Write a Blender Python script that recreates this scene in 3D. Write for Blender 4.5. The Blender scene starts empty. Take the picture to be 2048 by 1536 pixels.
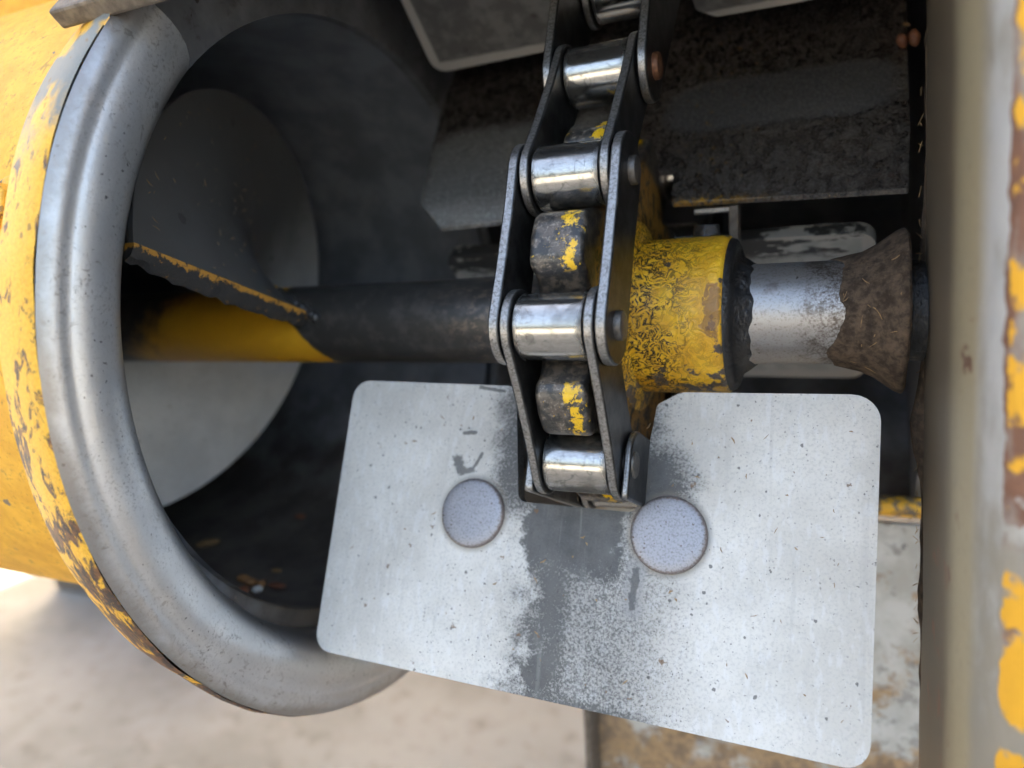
import bpy, bmesh, math, random
from mathutils import Vector, Matrix, noise as mnoise
random.seed(7)
MM = 0.001
sc = bpy.context.scene
COL = sc.collection

# ------------------------------------------------------------------ camera, sky, sun, exposure
cam_d = bpy.data.cameras.new('camera'); cam = bpy.data.objects.new('camera', cam_d); COL.objects.link(cam)
cam_d.sensor_width = 36.0; cam_d.lens = 26.016
cam_d.clip_start = 0.005; cam_d.clip_end = 2000
_r = Vector((0.9101434, 0.41015988, -0.05837694)); _d = Vector((0.01543976, -0.1743899, -0.98455562)); _f = Vector((-0.41400557, 0.89518547, -0.16505259))
_m = Matrix((_r, -_d, -_f)).transposed().to_4x4(); _m.translation = Vector((68.371, -224.177, 19.613)) * MM
cam.matrix_world = _m
cam_d.dof.use_dof = True; cam_d.dof.focus_distance = 0.192; cam_d.dof.aperture_fstop = 8.5
sc.camera = cam

SUN_EL, SUN_AZ = math.radians(27), math.radians(-35)      # azimuth from +Y (behind the machine) towards +X
w = bpy.data.worlds.new('World'); sc.world = w; w.use_nodes = True
nt = w.node_tree; nt.nodes.clear()
sky = nt.nodes.new('ShaderNodeTexSky'); sky.sky_type = 'NISHITA'; sky.sun_disc = False
sky.sun_elevation = SUN_EL; sky.sun_rotation = SUN_AZ; sky.air_density = 1.0; sky.dust_density = 10.0; sky.ozone_density = 0.3
bg = nt.nodes.new('ShaderNodeBackground'); bg.inputs['Strength'].default_value = 0.10
wo = nt.nodes.new('ShaderNodeOutputWorld')
nt.links.new(sky.outputs[0], bg.inputs[0]); nt.links.new(bg.outputs[0], wo.inputs[0])
sun_d = bpy.data.lights.new('sun', 'SUN'); sun_d.energy = 4.6; sun_d.angle = math.radians(0.53); sun_d.color = (1.0, 0.94, 0.85)
sun = bpy.data.objects.new('sun', sun_d); COL.objects.link(sun)
to_sun = Vector((math.sin(SUN_AZ) * math.cos(SUN_EL), math.cos(SUN_AZ) * math.cos(SUN_EL), math.sin(SUN_EL)))
sun.rotation_euler = to_sun.to_track_quat('Z', 'Y').to_euler(); sun.location = (0, 2, 3)
vs = sc.view_settings; vs.view_transform = 'Standard'; vs.look = 'None'; vs.gamma = 1.0; vs.use_curve_mapping = False
vs.exposure = 3.65
sc.cycles.use_denoising = True; sc.cycles.use_adaptive_sampling = True; sc.cycles.adaptive_threshold = 0.03; sc.cycles.adaptive_min_samples = 16
sc.cycles.max_bounces = 6; sc.cycles.diffuse_bounces = 3; sc.cycles.glossy_bounces = 3

# ------------------------------------------------------------------ shader expressions
T = None
class X:
    def __init__(s, sock): s.s = sock
    def __add__(a, b): return op('ADD', a, b)
    __radd__ = __add__
    def __sub__(a, b): return op('SUBTRACT', a, b)
    def __rsub__(a, b): return op('SUBTRACT', b, a)
    def __mul__(a, b): return op('MULTIPLY', a, b)
    __rmul__ = __mul__
    def __truediv__(a, b): return op('DIVIDE', a, b)
def _in(sock, v):
    if isinstance(v, X): T.links.new(v.s, sock)
    elif isinstance(v, (tuple, list)) and len(v) == 3 and sock.type == 'RGBA': sock.default_value = (*v, 1)
    else: sock.default_value = v
def op(k, *a):
    n = T.nodes.new('ShaderNodeMath'); n.operation = k
    for i, v in enumerate(a): _in(n.inputs[i], v)
    return X(n.outputs[0])
def ab(a): return op('ABSOLUTE', a)
def mx(a, b): return op('MAXIMUM', a, b)
def mn(a, b): return op('MINIMUM', a, b)
def hyp(a, b): return op('SQRT', a * a + b * b)
def sat(a):
    r = op('ADD', a, 0.0); r.s.node.use_clamp = True; return r
def ss(a, b, v):
    n = T.nodes.new('ShaderNodeMapRange'); n.interpolation_type = 'SMOOTHSTEP'; n.clamp = True
    inv = a > b
    if inv: a, b = b, a
    n.inputs['From Min'].default_value = a; n.inputs['From Max'].default_value = b
    n.inputs['To Min'].default_value = 1.0 if inv else 0.0; n.inputs['To Max'].default_value = 0.0 if inv else 1.0
    _in(n.inputs['Value'], v); return X(n.outputs['Result'])
def oc():
    t = T.nodes.new('ShaderNodeTexCoord'); v = T.nodes.new('ShaderNodeVectorMath'); v.operation = 'SCALE'
    T.links.new(t.outputs['Object'], v.inputs[0]); v.inputs['Scale'].default_value = 1000.0
    return X(v.outputs[0])
def sep(v):
    n = T.nodes.new('ShaderNodeSeparateXYZ'); T.links.new(v.s, n.inputs[0]); return X(n.outputs[0]), X(n.outputs[1]), X(n.outputs[2])
def comb(x, y, z):
    n = T.nodes.new('ShaderNodeCombineXYZ')
    for i, v in enumerate((x, y, z)): _in(n.inputs[i], v)
    return X(n.outputs[0])
def vscale(v, s):
    n = T.nodes.new('ShaderNodeVectorMath'); n.operation = 'MULTIPLY'; T.links.new(v.s, n.inputs[0]); n.inputs[1].default_value = s; return X(n.outputs[0])
def vadd(v, s):
    n = T.nodes.new('ShaderNodeVectorMath'); n.operation = 'ADD'; T.links.new(v.s, n.inputs[0])
    if isinstance(s, X): T.links.new(s.s, n.inputs[1])
    else: n.inputs[1].default_value = s
    return X(n.outputs[0])
def noise(v, scale, detail=4.0, rough=0.55, dist=0.0, color=False):
    n = T.nodes.new('ShaderNodeTexNoise'); T.links.new(v.s, n.inputs['Vector'])
    n.inputs['Scale'].default_value = scale; n.inputs['Detail'].default_value = detail; n.inputs['Roughness'].default_value = rough; n.inputs['Distortion'].default_value = dist
    return X(n.outputs['Color' if color else 'Fac'])
def warp(v, scale, amp):
    c = noise(v, scale, 3, color=True); n = T.nodes.new('ShaderNodeVectorMath'); n.operation = 'MULTIPLY_ADD'
    T.links.new(c.s, n.inputs[0]); n.inputs[1].default_value = (amp,) * 3; T.links.new(v.s, n.inputs[2]); return X(n.outputs[0])
def spots(v, scale, size, density, soft=0.25):
    """sparse round spots: scale cells per mm, size in cell units"""
    n = T.nodes.new('ShaderNodeTexVoronoi'); T.links.new(v.s, n.inputs['Vector']); n.inputs['Scale'].default_value = scale
    s = T.nodes.new('ShaderNodeSeparateColor'); T.links.new(n.outputs['Color'], s.inputs[0])
    r, g = X(s.outputs[0]), X(s.outputs[1])
    rad = (g * 0.8 + 0.2) * size
    m = ss(1.0, 1.0 - soft, X(n.outputs['Distance']) / rad)
    return m * op('GREATER_THAN', r, 1.0 - density)
def cmix(f, a, b):
    n = T.nodes.new('ShaderNodeMix'); n.data_type = 'RGBA'
    _in(n.inputs[0], f); _in(n.inputs[6], a); _in(n.inputs[7], b); return X(n.outputs[2])
def capsule(x, y, x0, y0, x1, y1):
    L = math.hypot(x1 - x0, y1 - y0); dx, dy = (x1 - x0) / L, (y1 - y0) / L
    t = mn(mx((x - x0) * dx + (y - y0) * dy, 0.0), L)
    return hyp(x - x0 - t * dx, y - y0 - t * dy)
def mat(name, fn):
    global T
    m = bpy.data.materials.new(name); m.use_nodes = True; T = m.node_tree; T.nodes.clear()
    p = T.nodes.new('ShaderNodeBsdfPrincipled'); o = T.nodes.new('ShaderNodeOutputMaterial'); T.links.new(p.outputs[0], o.inputs[0])
    d = fn()
    for k, s in (('base', 'Base Color'), ('rough', 'Roughness'), ('metal', 'Metallic'), ('spec', 'Specular IOR Level'), ('coat', 'Coat Weight'), ('coat_rough', 'Coat Roughness'), ('aniso', 'Anisotropic')):
        if k in d: _in(p.inputs[s], d[k])
    if 'bump' in d:
        b = T.nodes.new('ShaderNodeBump'); b.inputs['Strength'].default_value = 1.0; b.inputs['Distance'].default_value = d.get('bd', 0.1) * MM
        T.links.new(d['bump'].s, b.inputs['Height']); T.links.new(b.outputs[0], p.inputs['Normal'])
    return m

YEL = (0.74, 0.37, 0.018)

def f_paddle_shade_smear(smear):
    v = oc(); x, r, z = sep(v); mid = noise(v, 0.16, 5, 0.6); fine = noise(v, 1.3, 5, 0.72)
    ed = mn(mn(x + 88.0, 76.0 - x), mn(r - 23.5, 113.0 - r)) + (mid - 0.5) * 1.6            # rim painted lighter, like lit edges around a shaded face
    film_shade = cmix(ss(0.4, 0.65, mid), (0.115, 0.11, 0.105), (0.19, 0.185, 0.175)) if not smear else cmix(ss(0.4, 0.6, mid), (0.36, 0.355, 0.33), (0.46, 0.45, 0.42))  # darker tones carry the shade on the top paddle's face
    film_shade = cmix(spots(warp(v, 0.5, 3.0), 0.12, 0.24, 0.5, 0.6) * 0.7, film_shade, (0.06, 0.05, 0.042))
    c = cmix(ss(4.6, 3.4, ed), film_shade, cmix(fine, (0.40, 0.37, 0.33), (0.52, 0.50, 0.46)))
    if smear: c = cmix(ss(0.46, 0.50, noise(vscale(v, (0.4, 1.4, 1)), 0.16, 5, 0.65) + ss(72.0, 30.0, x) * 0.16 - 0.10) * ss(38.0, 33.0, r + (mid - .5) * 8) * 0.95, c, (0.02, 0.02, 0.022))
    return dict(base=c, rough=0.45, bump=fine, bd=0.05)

def f_paddle():
    v = oc(); x, r, z = sep(v)
    big = noise(v, 0.035, 3); mid = noise(v, 0.16, 5, 0.6); fine = noise(v, 1.3, 5, 0.72); vf = noise(v, 3.5, 2, 0.6)
    xw = x + (mid - 0.5) * 14.0; rw = r + (mid - 0.5) * 8.0
    # grease thrown off by the chain: round the notch, then running down the middle
    d = hyp(mx(ab(xw + 5.0) - 17.0, 0.0), mx(rw - 56.0, 0.0))
    halo = ss(20.0, 0.0, d) * 0.8
    upper = ss(19.0, 12.0, ab(xw + 3.0)) * ss(96.0, 70.0, rw) * ss(52, 57, r)
    wide = ss(46.0, 4.0, ab(xw - 4.0)) * ss(56.0, 70.0, r) * 0.6
    lower = ss(17.0, 2.0, ab(xw + 8.0)) * ss(66.0, 82.0, rw) * (0.45 + mid * 0.7)
    right = ss(22.0, 3.0, hyp(xw - 18.0, rw - 52.0)) * 0.95
    edge = ss(107.0, 113.0, rw) * ss(38.0, 10.0, ab(xw - 2.0)) * 0.75
    foot = ss(7.0, 3.0, hyp((x + 10.0 + (mid - 0.5) * 9), (r - 107.0) * 0.8)) * 0.9
    g = mx(mx(mx(halo, upper), mx(mx(lower, wide), right)), mx(edge, foot))
    soft = ss(0.12, 1.0, g + (mid - 0.5) * 0.3 + (fine - 0.5) * 0.25)
    speck = ss(0.50, 0.66, fine * 0.7 + vf * 0.3 + g * 0.22 - 0.06) * ss(0.05, 0.5, g)
    dirt = sat(soft * 0.85 + speck * 0.45)
    white = cmix(ss(0.35, 0.65, big), (0.55, 0.52, 0.46), (0.665, 0.635, 0.57))
    white = cmix(ss(0.46, 0.70, fine) * 0.5, white, (0.38, 0.365, 0.34))
    white = cmix(ss(0.54, 0.66, noise(vscale(v, (1.0, 0.35, 1.0)), 0.5, 4)) * 0.25, white, (0.74, 0.74, 0.74))
    white = cmix(g * 0.25, white, (0.25, 0.245, 0.235))
    grease = cmix(ss(0.35, 0.65, fine * 0.5 + mid * 0.5), (0.03, 0.029, 0.026), (0.085, 0.08, 0.072))
    c = cmix(dirt * 0.93, white, grease)
    rv = mn(hyp(x + 35.7, r - 64.7), hyp(x - 24.4, r - 65.4)) + (fine - 0.5) * 1.6
    c = cmix(ss(12.6, 10.6, rv) * 0.55, c, (0.20, 0.165, 0.12))
    c = cmix(ss(0.56, 0.70, noise(vscale(vadd(v, (40.0, 0.0, 0.0)), (0.9, 0.05, 1.0)), 0.35, 4, 0.6)) * 0.22, c, (0.36, 0.345, 0.32))
    vw = warp(v, 0.9, 1.2)
    sp = spots(vw, 0.85, 0.26, 0.65); sp2 = spots(vw, 0.30, 0.17, 0.6); near = ss(60.0, 10.0, ab(x + 6.0))
    c = cmix(sp * (0.45 + near * 0.4), c, (0.07, 0.065, 0.06))
    c = cmix(sp2 * 0.75, c, (0.06, 0.055, 0.05))
    br = spots(warp(v, 0.8, 3.4), 0.15, 0.16, 0.5, 0.4)
    c = cmix(br * 0.8, c, (0.16, 0.085, 0.035))
    # scuffs and gouges
    q = (noise(v, 0.9, 3) - 0.5); q2 = (noise(v, 0.32, 4, 0.6) - 0.5)
    m1 = ss(1.5, 0.9, capsule(x, r, 16.1, 76.0, 15.6, 85.4) + q * 1.5 + q2 * 3.0 + ss(76, 84, r) * 0.3)
    m1h = ss(4.2, 1.5, capsule(x, r, 15.9, 75.5, 15.7, 86.0) + q * 1.6) * 0.5
    m2 = ss(2.1, 1.2, capsule(x, r, -43.8, 48.5, -42.0, 52.0) + q * 4.0)
    m3 = ss(1.3, 0.5, hyp(capsule(x, r, -41.5, 52.4, -38.0, 51.4), 0.0) + q * 1.6); m3 = mx(m3, ss(0.8, 0.3, capsule(x, r, -38.0, 51.4, -35.3, 46.2) + q * 1.0))
    m4 = ss(0.8, 0.4, capsule(x, r, -42.5, 40.0, -38.5, 39.6) + q * 0.9)
    m5 = ss(0.7, 0.4, capsule(x, r, -39.0, 24.9, -30.5, 26.0) + q * 0.8)
    mk = mx(mx(m1, m2), mx(m3, mx(m4, m5)))
    c = cmix(m1h, c, (0.25, 0.245, 0.235)); c = cmix(mk * 0.8, c, (0.075, 0.072, 0.068))
    return dict(base=c, rough=0.42 + fine * 0.22 - dirt * 0.08, spec=0.45, bump=fine, bd=0.05)

def f_galv():
    v = oc(); fine = noise(v, 1.1, 5, 0.68); mid = noise(v, 0.07, 4); x, y, z = sep(v); rad = hyp(y - 13.0, z + 4.0)
    streak = noise(v, 0.35, 5, 0.7, 1.0)
    c = cmix(ss(0.35, 0.7, mid), (0.62, 0.617, 0.61), (0.71, 0.705, 0.695))
    c = cmix(ss(0.50, 0.70, fine) * (0.18 + ss(0.4, 0.6, mid) * 0.4), c, (0.26, 0.245, 0.225))
    c = cmix(ss(0.56, 0.66, streak) * 0.5 * ss(0.42, 0.6, noise(v, 0.05, 3)), c, (0.15, 0.125, 0.10))
    vw = warp(v, 0.7, 2.0); patchy = ss(0.40, 0.62, noise(v, 0.03, 3))
    c = cmix(spots(vw, 0.5, 0.22, 0.5) * (0.15 + patchy * 0.6), c, (0.06, 0.057, 0.052)); c = cmix(spots(vw, 0.11, 0.13, 0.3) * 0.9, c, (0.04, 0.038, 0.038))
    stain = ss(131.5, 135.5, rad + (mid - 0.5) * 6.0 + (streak - 0.5) * 2.5)                       # rust bleeding in from the outer edge
    c = cmix(stain * 0.75, c, cmix(fine, (0.16, 0.12, 0.085), (0.34, 0.29, 0.23)))
    c = cmix(ss(118.0, 112.0, rad + (fine - 0.5) * 3.0) * 0.75, c, (0.14, 0.125, 0.11))  # inner lip darkened in colour: its shade put in with the grime
    scr = ss(0.66, 0.70, noise(vscale(v, (0.35, 1.0, 1.0)), 0.9, 2, 0.5, 0.4)) * ss(0.5, 0.6, noise(v, 0.09, 2))
    c = cmix(scr * 0.5, c, (0.30, 0.27, 0.24))
    return dict(base=c, metal=0.75, rough=0.24 + fine * 0.16, spec=0.6, bump=fine + mid, bd=0.06)

def f_rivet():
    v = oc(); fine = noise(v, 1.6, 6, 0.7); x, y, z = sep(v)
    c = cmix(ss(0.45, 0.66, fine), (0.35, 0.345, 0.36), (0.24, 0.23, 0.235))
    c = cmix(spots(warp(v, 1.2, 1.0), 0.8, 0.28, 0.5) * 0.85, c, (0.10, 0.055, 0.035))
    c = cmix(ss(9.4, 10.4, hyp(x, y) + (fine - 0.5) * 2.4) * 0.6, c, (0.14, 0.075, 0.035))
    return dict(base=c, metal=0.35, rough=0.46, bump=fine, bd=0.04)

def yellow(chip=0.0, dirt=0.5):
    def f():
        v = oc(); fine = noise(v, 0.8, 6, 0.7); mid = noise(v, 0.09, 5, 0.6); vw = warp(v, 0.35, 5.0)
        c = cmix(ss(0.35, 0.65, mid), (0.66, 0.32, 0.018), (0.80, 0.42, 0.03))
        c = cmix(ss(0.56, 0.72, fine) * dirt, c, (0.28, 0.14, 0.03))
        sm = ss(0.52, 0.62, noise(v, 0.28, 6, 0.75)) * ss(0.45, 0.62, mid)
        c = cmix(sm * dirt * 0.7, c, (0.14, 0.085, 0.03))
        sp = spots(vw, 0.13, 0.18, 0.35)
        c = cmix(sp * 0.9, c, (0.16, 0.13, 0.10))
        return dict(base=c, rough=0.48 + fine * 0.2, spec=0.3, bump=fine * 0.6 + mid, bd=0.12)
    return f

def f_rimedge():
    v = oc(); x, y, z = sep(v); n1 = noise(vscale(v, (1.3, 0.7, 0.7)), 0.16, 6, 0.72, 0.6); fine = noise(v, 1.2, 5, 0.7); low = ss(40.0, -110.0, z); top = ss(45.0, 66.0, z + (n1 - 0.5) * 40)
    worn = ss(0.47, 0.53, n1 + low * 0.21 - 0.10 + (fine - 0.5) * 0.1)
    c = cmix(ss(0.4, 0.6, fine), (0.70, 0.35, 0.02), (0.80, 0.44, 0.035))
    rust = cmix(ss(0.42, 0.62, noise(v, 0.5, 5)), (0.05, 0.032, 0.024), (0.17, 0.075, 0.03))
    c = cmix(worn, c, rust)
    c = cmix(top * ss(0.62, 0.5, noise(v, 0.09, 2)), c, (0.20, 0.20, 0.175))
    c = cmix(spots(warp(v, .5, 3), 0.30, 0.3, 0.5) * 0.7, c, (0.20, 0.11, 0.03))
    return dict(base=c, rough=0.6, bump=fine * 0.5 + n1, bd=0.25)

def f_hub():
    v = oc(); x, y, z = sep(v); fine = noise(v, 2.0, 4, 0.6)
    n1 = noise(v, 0.30, 4, 0.62, 1.8)
    cr = ss(0.055, 0.02, ab(n1 - 0.5)); cr2 = ss(0.62, 0.66, noise(v, 0.34, 5, 0.65))
    nb = (noise(v, 0.3, 3) - 0.5) * 5.0; smooth = mx(ss(4.6, 2.0, hyp(x - 23.0, z - 1.0) + nb), ss(3.4, 1.4, hyp(x - 21.0, z - 8.5) + nb)) * 0.8
    den = ss(36.0, 20.0, x + (noise(v, 0.08, 2) - 0.5) * 24) * (1.0 - smooth)
    worn = ss(0.52, 0.56, noise(v, 0.16, 6, 0.65) + ss(-4.0, -20.0, z) * 0.15 - 0.14 + ss(30, 38, x) * 0.06)
    c = cmix(ss(0.4, 0.65, noise(v, 0.2, 3)), (0.68, 0.35, 0.012), (0.84, 0.48, 0.02))
    c = cmix(mx(cr, cr2) * (0.08 + den * 0.92), c, (0.022, 0.016, 0.01))
    c = cmix(worn * (1.0 - smooth), c, cmix(fine, (0.05, 0.04, 0.035), (0.11, 0.08, 0.06)))
    c = cmix(ss(2.6, 1.6, capsule(x, z, 35.2, 8.5, 34.4, -2.0) + (n1 - .5) * 9) * 0.75, c, (0.22, 0.10, 0.03))
    return dict(base=c, rough=0.42, coat=0.15, bump=n1, bd=0.6)

def f_sprocket():
    v = oc(); x, y, z = sep(v); fine = noise(v, 1.2, 6, 0.7); mid = noise(v, 0.35, 5, 0.6)
    rad = hyp(y, z)
    c = cmix(ss(0.42, 0.62, mid), (0.015, 0.014, 0.013), (0.085, 0.066, 0.048))
    c = cmix(ss(0.50, 0.66, fine) * 0.7 * ss(53.0, 56.0, rad) * ss(0.42, 0.55, mid), c, (0.30, 0.26, 0.21))
    patch = ss(0.50, 0.53, noise(v, 0.33, 6, 0.75) + ss(4.2, 0.6, ab(x - 6.4)) * 0.17 - 0.14) * ss(54.5, 56.5, rad)
    disc = ss(49.0, 46.0, rad + (mid - 0.5) * 10) * ss(0.40, 0.52, mid) * ss(8.0, 9.6, x) * 0.7
    c = cmix(disc, c, (0.40, 0.19, 0.012)); c = cmix(patch, c, cmix(fine, (0.60, 0.33, 0.0), (0.85, 0.52, 0.0)))
    return dict(base=c, rough=0.30 + fine * 0.3, coat=0.5, coat_rough=0.15, bump=mid * 1.2 + fine * 0.5, bd=0.35)

def f_roller():
    v = oc(); x, y, z = sep(v); fine = noise(vscale(v, (0.5, 6.0, 6.0)), 1.2, 5, 0.65); mid = noise(v, 0.3, 4)
    crk = ss(0.014, 0.004, ab(noise(v, 0.16, 3, 0.5, 0.6) - 0.5))
    ends = ss(7.0, 9.3, ab(x) + (mid - 0.5) * 4)
    c = cmix(ss(0.35, 0.7, fine), (0.40, 0.385, 0.355), (0.54, 0.52, 0.48))
    film_shade = ss(0.48, 0.62, noise(v, 0.13, 4, 0.6)) * 0.55
    c = cmix(film_shade, c, (0.16, 0.145, 0.125)); c = cmix(ends * 0.8 + crk * 0.4, c, (0.05, 0.045, 0.04))
    return dict(base=c, metal=0.95, rough=0.10 + fine * 0.10 + ends * 0.25 + film_shade * 0.15, bump=fine, bd=0.01)

def f_plate():
    v = oc(); fine = noise(v, 1.4, 5, 0.72); mid = noise(v, 0.2, 3)
    t = T.nodes.new('ShaderNodeTexCoord'); nx, ny, nz_ = sep(X(t.outputs['Normal'])); rimf = ss(0.75, 0.35, ab(nx))   # sheared edge versus oily face, the dark interior's reflection painted in
    face = cmix(ss(0.38, 0.68, mid), (0.035, 0.033, 0.031), (0.085, 0.081, 0.077))
    edge = cmix(ss(0.38, 0.70, fine), (0.36, 0.345, 0.325), (0.15, 0.135, 0.12))
    c = cmix(rimf, face, edge)
    c = cmix(spots(v, 0.6, 0.25, 0.4) * 0.6, c, (0.04, 0.028, 0.02))
    return dict(base=c, metal=0.85, rough=0.28 + fine * 0.18, bump=fine, bd=0.04)

def f_shaft():
    v = oc(); x, y, z = sep(v); fine = noise(v, 1.5, 6, 0.7); mid = noise(v, 0.14, 5, 0.65)
    blk = cmix(ss(0.45, 0.65, mid), (0.055, 0.052, 0.048), (0.09, 0.082, 0.074))
    blk = cmix(ss(0.5, 0.62, noise(vscale(v, (1, 1.6, 1.6)), 0.3, 6, 0.7)) * ss(-66.0, -30.0, x), blk, (0.17, 0.13, 0.10))
    yel = ss(-112.0, -114.0, x + z * 0.75 + (mid - 0.5) * 6) * ss(-200.0, -175.0, x - z * 1.0 + (mid - .5) * 30)
    c = cmix(yel, blk, cmix(mid, (0.55, 0.27, 0.012), (0.72, 0.38, 0.02)))
    bare = ss(40.0, 43.0, x + (mid - 0.5) * 9)
    st = cmix(ss(0.48, 0.72, fine) * 0.8, (0.38, 0.365, 0.35), (0.20, 0.175, 0.155))
    st = cmix(ss(0.54, 0.66, mid) * 0.5, st, (0.13, 0.10, 0.08))
    st = cmix(spots(warp(v, .6, 2), 0.3, 0.2, 0.4) * 0.8, st, (0.06, 0.045, 0.035))
    dust = ss(52.0, 66.0, x + (mid - 0.5) * 22) * ss(0.40, 0.58, fine * 0.6 + mid * 0.4)
    st = cmix(dust * 0.85, st, (0.085, 0.06, 0.042))
    c = cmix(bare, c, st)
    return dict(base=c, metal=mx(bare * 0.8, (1.0 - yel) * 0.45), rough=0.27 + fine * 0.14 + bare * 0.1, spec=0.7, bump=fine * 0.5 + mid * 0.3, bd=0.05)

def f_flight():
    v = oc(); x, y, z = sep(v); fine = noise(v, 0.7, 6, 0.7); mid = noise(v, 0.06, 4)
    c = cmix(ss(0.35, 0.65, mid), (0.72, 0.715, 0.69), (0.82, 0.815, 0.79))
    c = cmix(ss(0.55, 0.7, fine) * 0.3, c, (0.24, 0.22, 0.19))
    c = cmix(spots(warp(v, .4, 3), 0.09, 0.18, 0.5) * 0.8, c, (0.09, 0.085, 0.075))
    film_shade = ss(-205.0, -160.0, x + (mid - 0.5) * 20)                       # first half turn darkened: shade painted in with the grease
    c = cmix(film_shade * 0.93, c, cmix(fine, (0.022, 0.020, 0.018), (0.045, 0.04, 0.034)))
    c = cmix(spots(vscale(v, (1, 1, 0.35)), 0.22, 0.12, 0.4) * 0.6, c, (0.40, 0.34, 0.24))
    return dict(base=c, metal=0.1, rough=0.34 + fine * 0.15, bump=fine * 0.5 + mid * 2.0, bd=0.12)

def f_flightedge():
    v = oc(); n1 = noise(v, 0.5, 6, 0.7); fine = noise(v, 1.5, 5); x, y, z = sep(v)
    t = y * 0.342 + z * 0.940
    c = cmix(ss(0.50, 0.56, n1 + ss(-2.6, 0.2, t) * 0.22 - 0.12), cmix(fine, (0.012, 0.012, 0.013), (0.04, 0.037, 0.034)), (0.46, 0.22, 0.03))
    return dict(base=c, rough=0.45, bump=n1 + fine * .4, bd=0.5)

def f_wall():
    v = oc(); mid = noise(v, 0.035, 5, 0.6); fine = noise(v, 0.8, 6, 0.7)
    c = cmix(ss(0.35, 0.65, mid), (0.13, 0.13, 0.133), (0.24, 0.24, 0.245))
    c = cmix(ss(0.54, 0.68, noise(v, 0.15, 6, 0.7)) * 0.6, c, (0.06, 0.05, 0.042))
    c = cmix(spots(warp(v, .5, 3), 0.18, 0.16, 0.4), c, (0.05, 0.04, 0.032))
    return dict(base=c, metal=0.4, rough=0.42 + fine * 0.2, bump=fine * .5 + mid, bd=0.1)

def f_tubein():
    v = oc(); x, y, z = sep(v); mid = noise(v, 0.05, 5, 0.6); fine = noise(v, 0.7, 5, 0.7)
    c = cmix(ss(0.35, 0.65, mid), (0.18, 0.19, 0.21), (0.27, 0.285, 0.31))
    d = cmix(ss(0.35, 0.65, mid), (0.06, 0.05, 0.043), (0.115, 0.098, 0.08))
    d = cmix(spots(warp(v, .4, 3), 0.2, 0.2, 0.45), d, (0.15, 0.12, 0.09))
    dust = ss(-40.0, -95.0, z + (mid - 0.5) * 60)                         # dust settled on the floor
    return dict(base=cmix(dust, c, d), metal=0.35 - dust * 0.3, rough=0.38 + dust * 0.3, bump=fine * dust + mid, bd=0.2)

def f_divider():
    v = oc(); x, y, z = sep(v); s = y * 0.6756 + z * 0.7373; fine = noise(v, 1.3, 6, 0.7)
    rip = noise(vadd(comb(x * 0.8, s * 0.55, 0.0), (3.0, 1.0, 0.0)), 0.36, 3, 0.55, 0.9)
    ov = hyp(mx(ab(x - 44.0) - 22.0, 0.0) / 15.0, mx(ab(s - 93.0) - 4.0, 0.0) / 9.0)                # polished patch rubbed by the paddles
    ovl = hyp(mx(ab(x + 52.0) - 26.0, 0.0) / 14.0, mx(ab(s - 70.0) - 16.0, 0.0) / 12.0)
    clean = mx(ss(1.25, 0.85, ov + (rip - 0.5) * 0.35) * 0.8, ss(1.4, 0.6, ovl + (rip - 0.5) * 1.0) * 0.95)
    mud = (1.0 - clean)
    c = cmix(ss(0.38, 0.66, rip), (0.035, 0.028, 0.024), (0.085, 0.076, 0.067))
    c = cmix(ss(0.60, 0.70, noise(v, 0.3, 5, 0.7)) * 0.6, c, (0.06, 0.022, 0.015))
    c = cmix(clean, c, cmix(ss(0.0, -30.0, x), (0.13, 0.128, 0.13), cmix(ss(62.0, 46.0, s), (0.24, 0.235, 0.225), (0.46, 0.445, 0.42))))  # left patch painted brighter towards its lower edge, as light catches it
    yl = ss(0.50, 0.56, noise(v, 0.5, 5, 0.7) + ss(49.5, 45.5, s) * 0.16 - 0.12) * ss(50.0, 20.0, x) * ss(10.0, 16.0, x)
    c = cmix(yl, c, (0.42, 0.22, 0.02))
    return dict(base=c, metal=clean * 0.3, rough=0.20 + fine * 0.14, spec=0.9, bump=rip * mud, bd=1.1)

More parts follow.
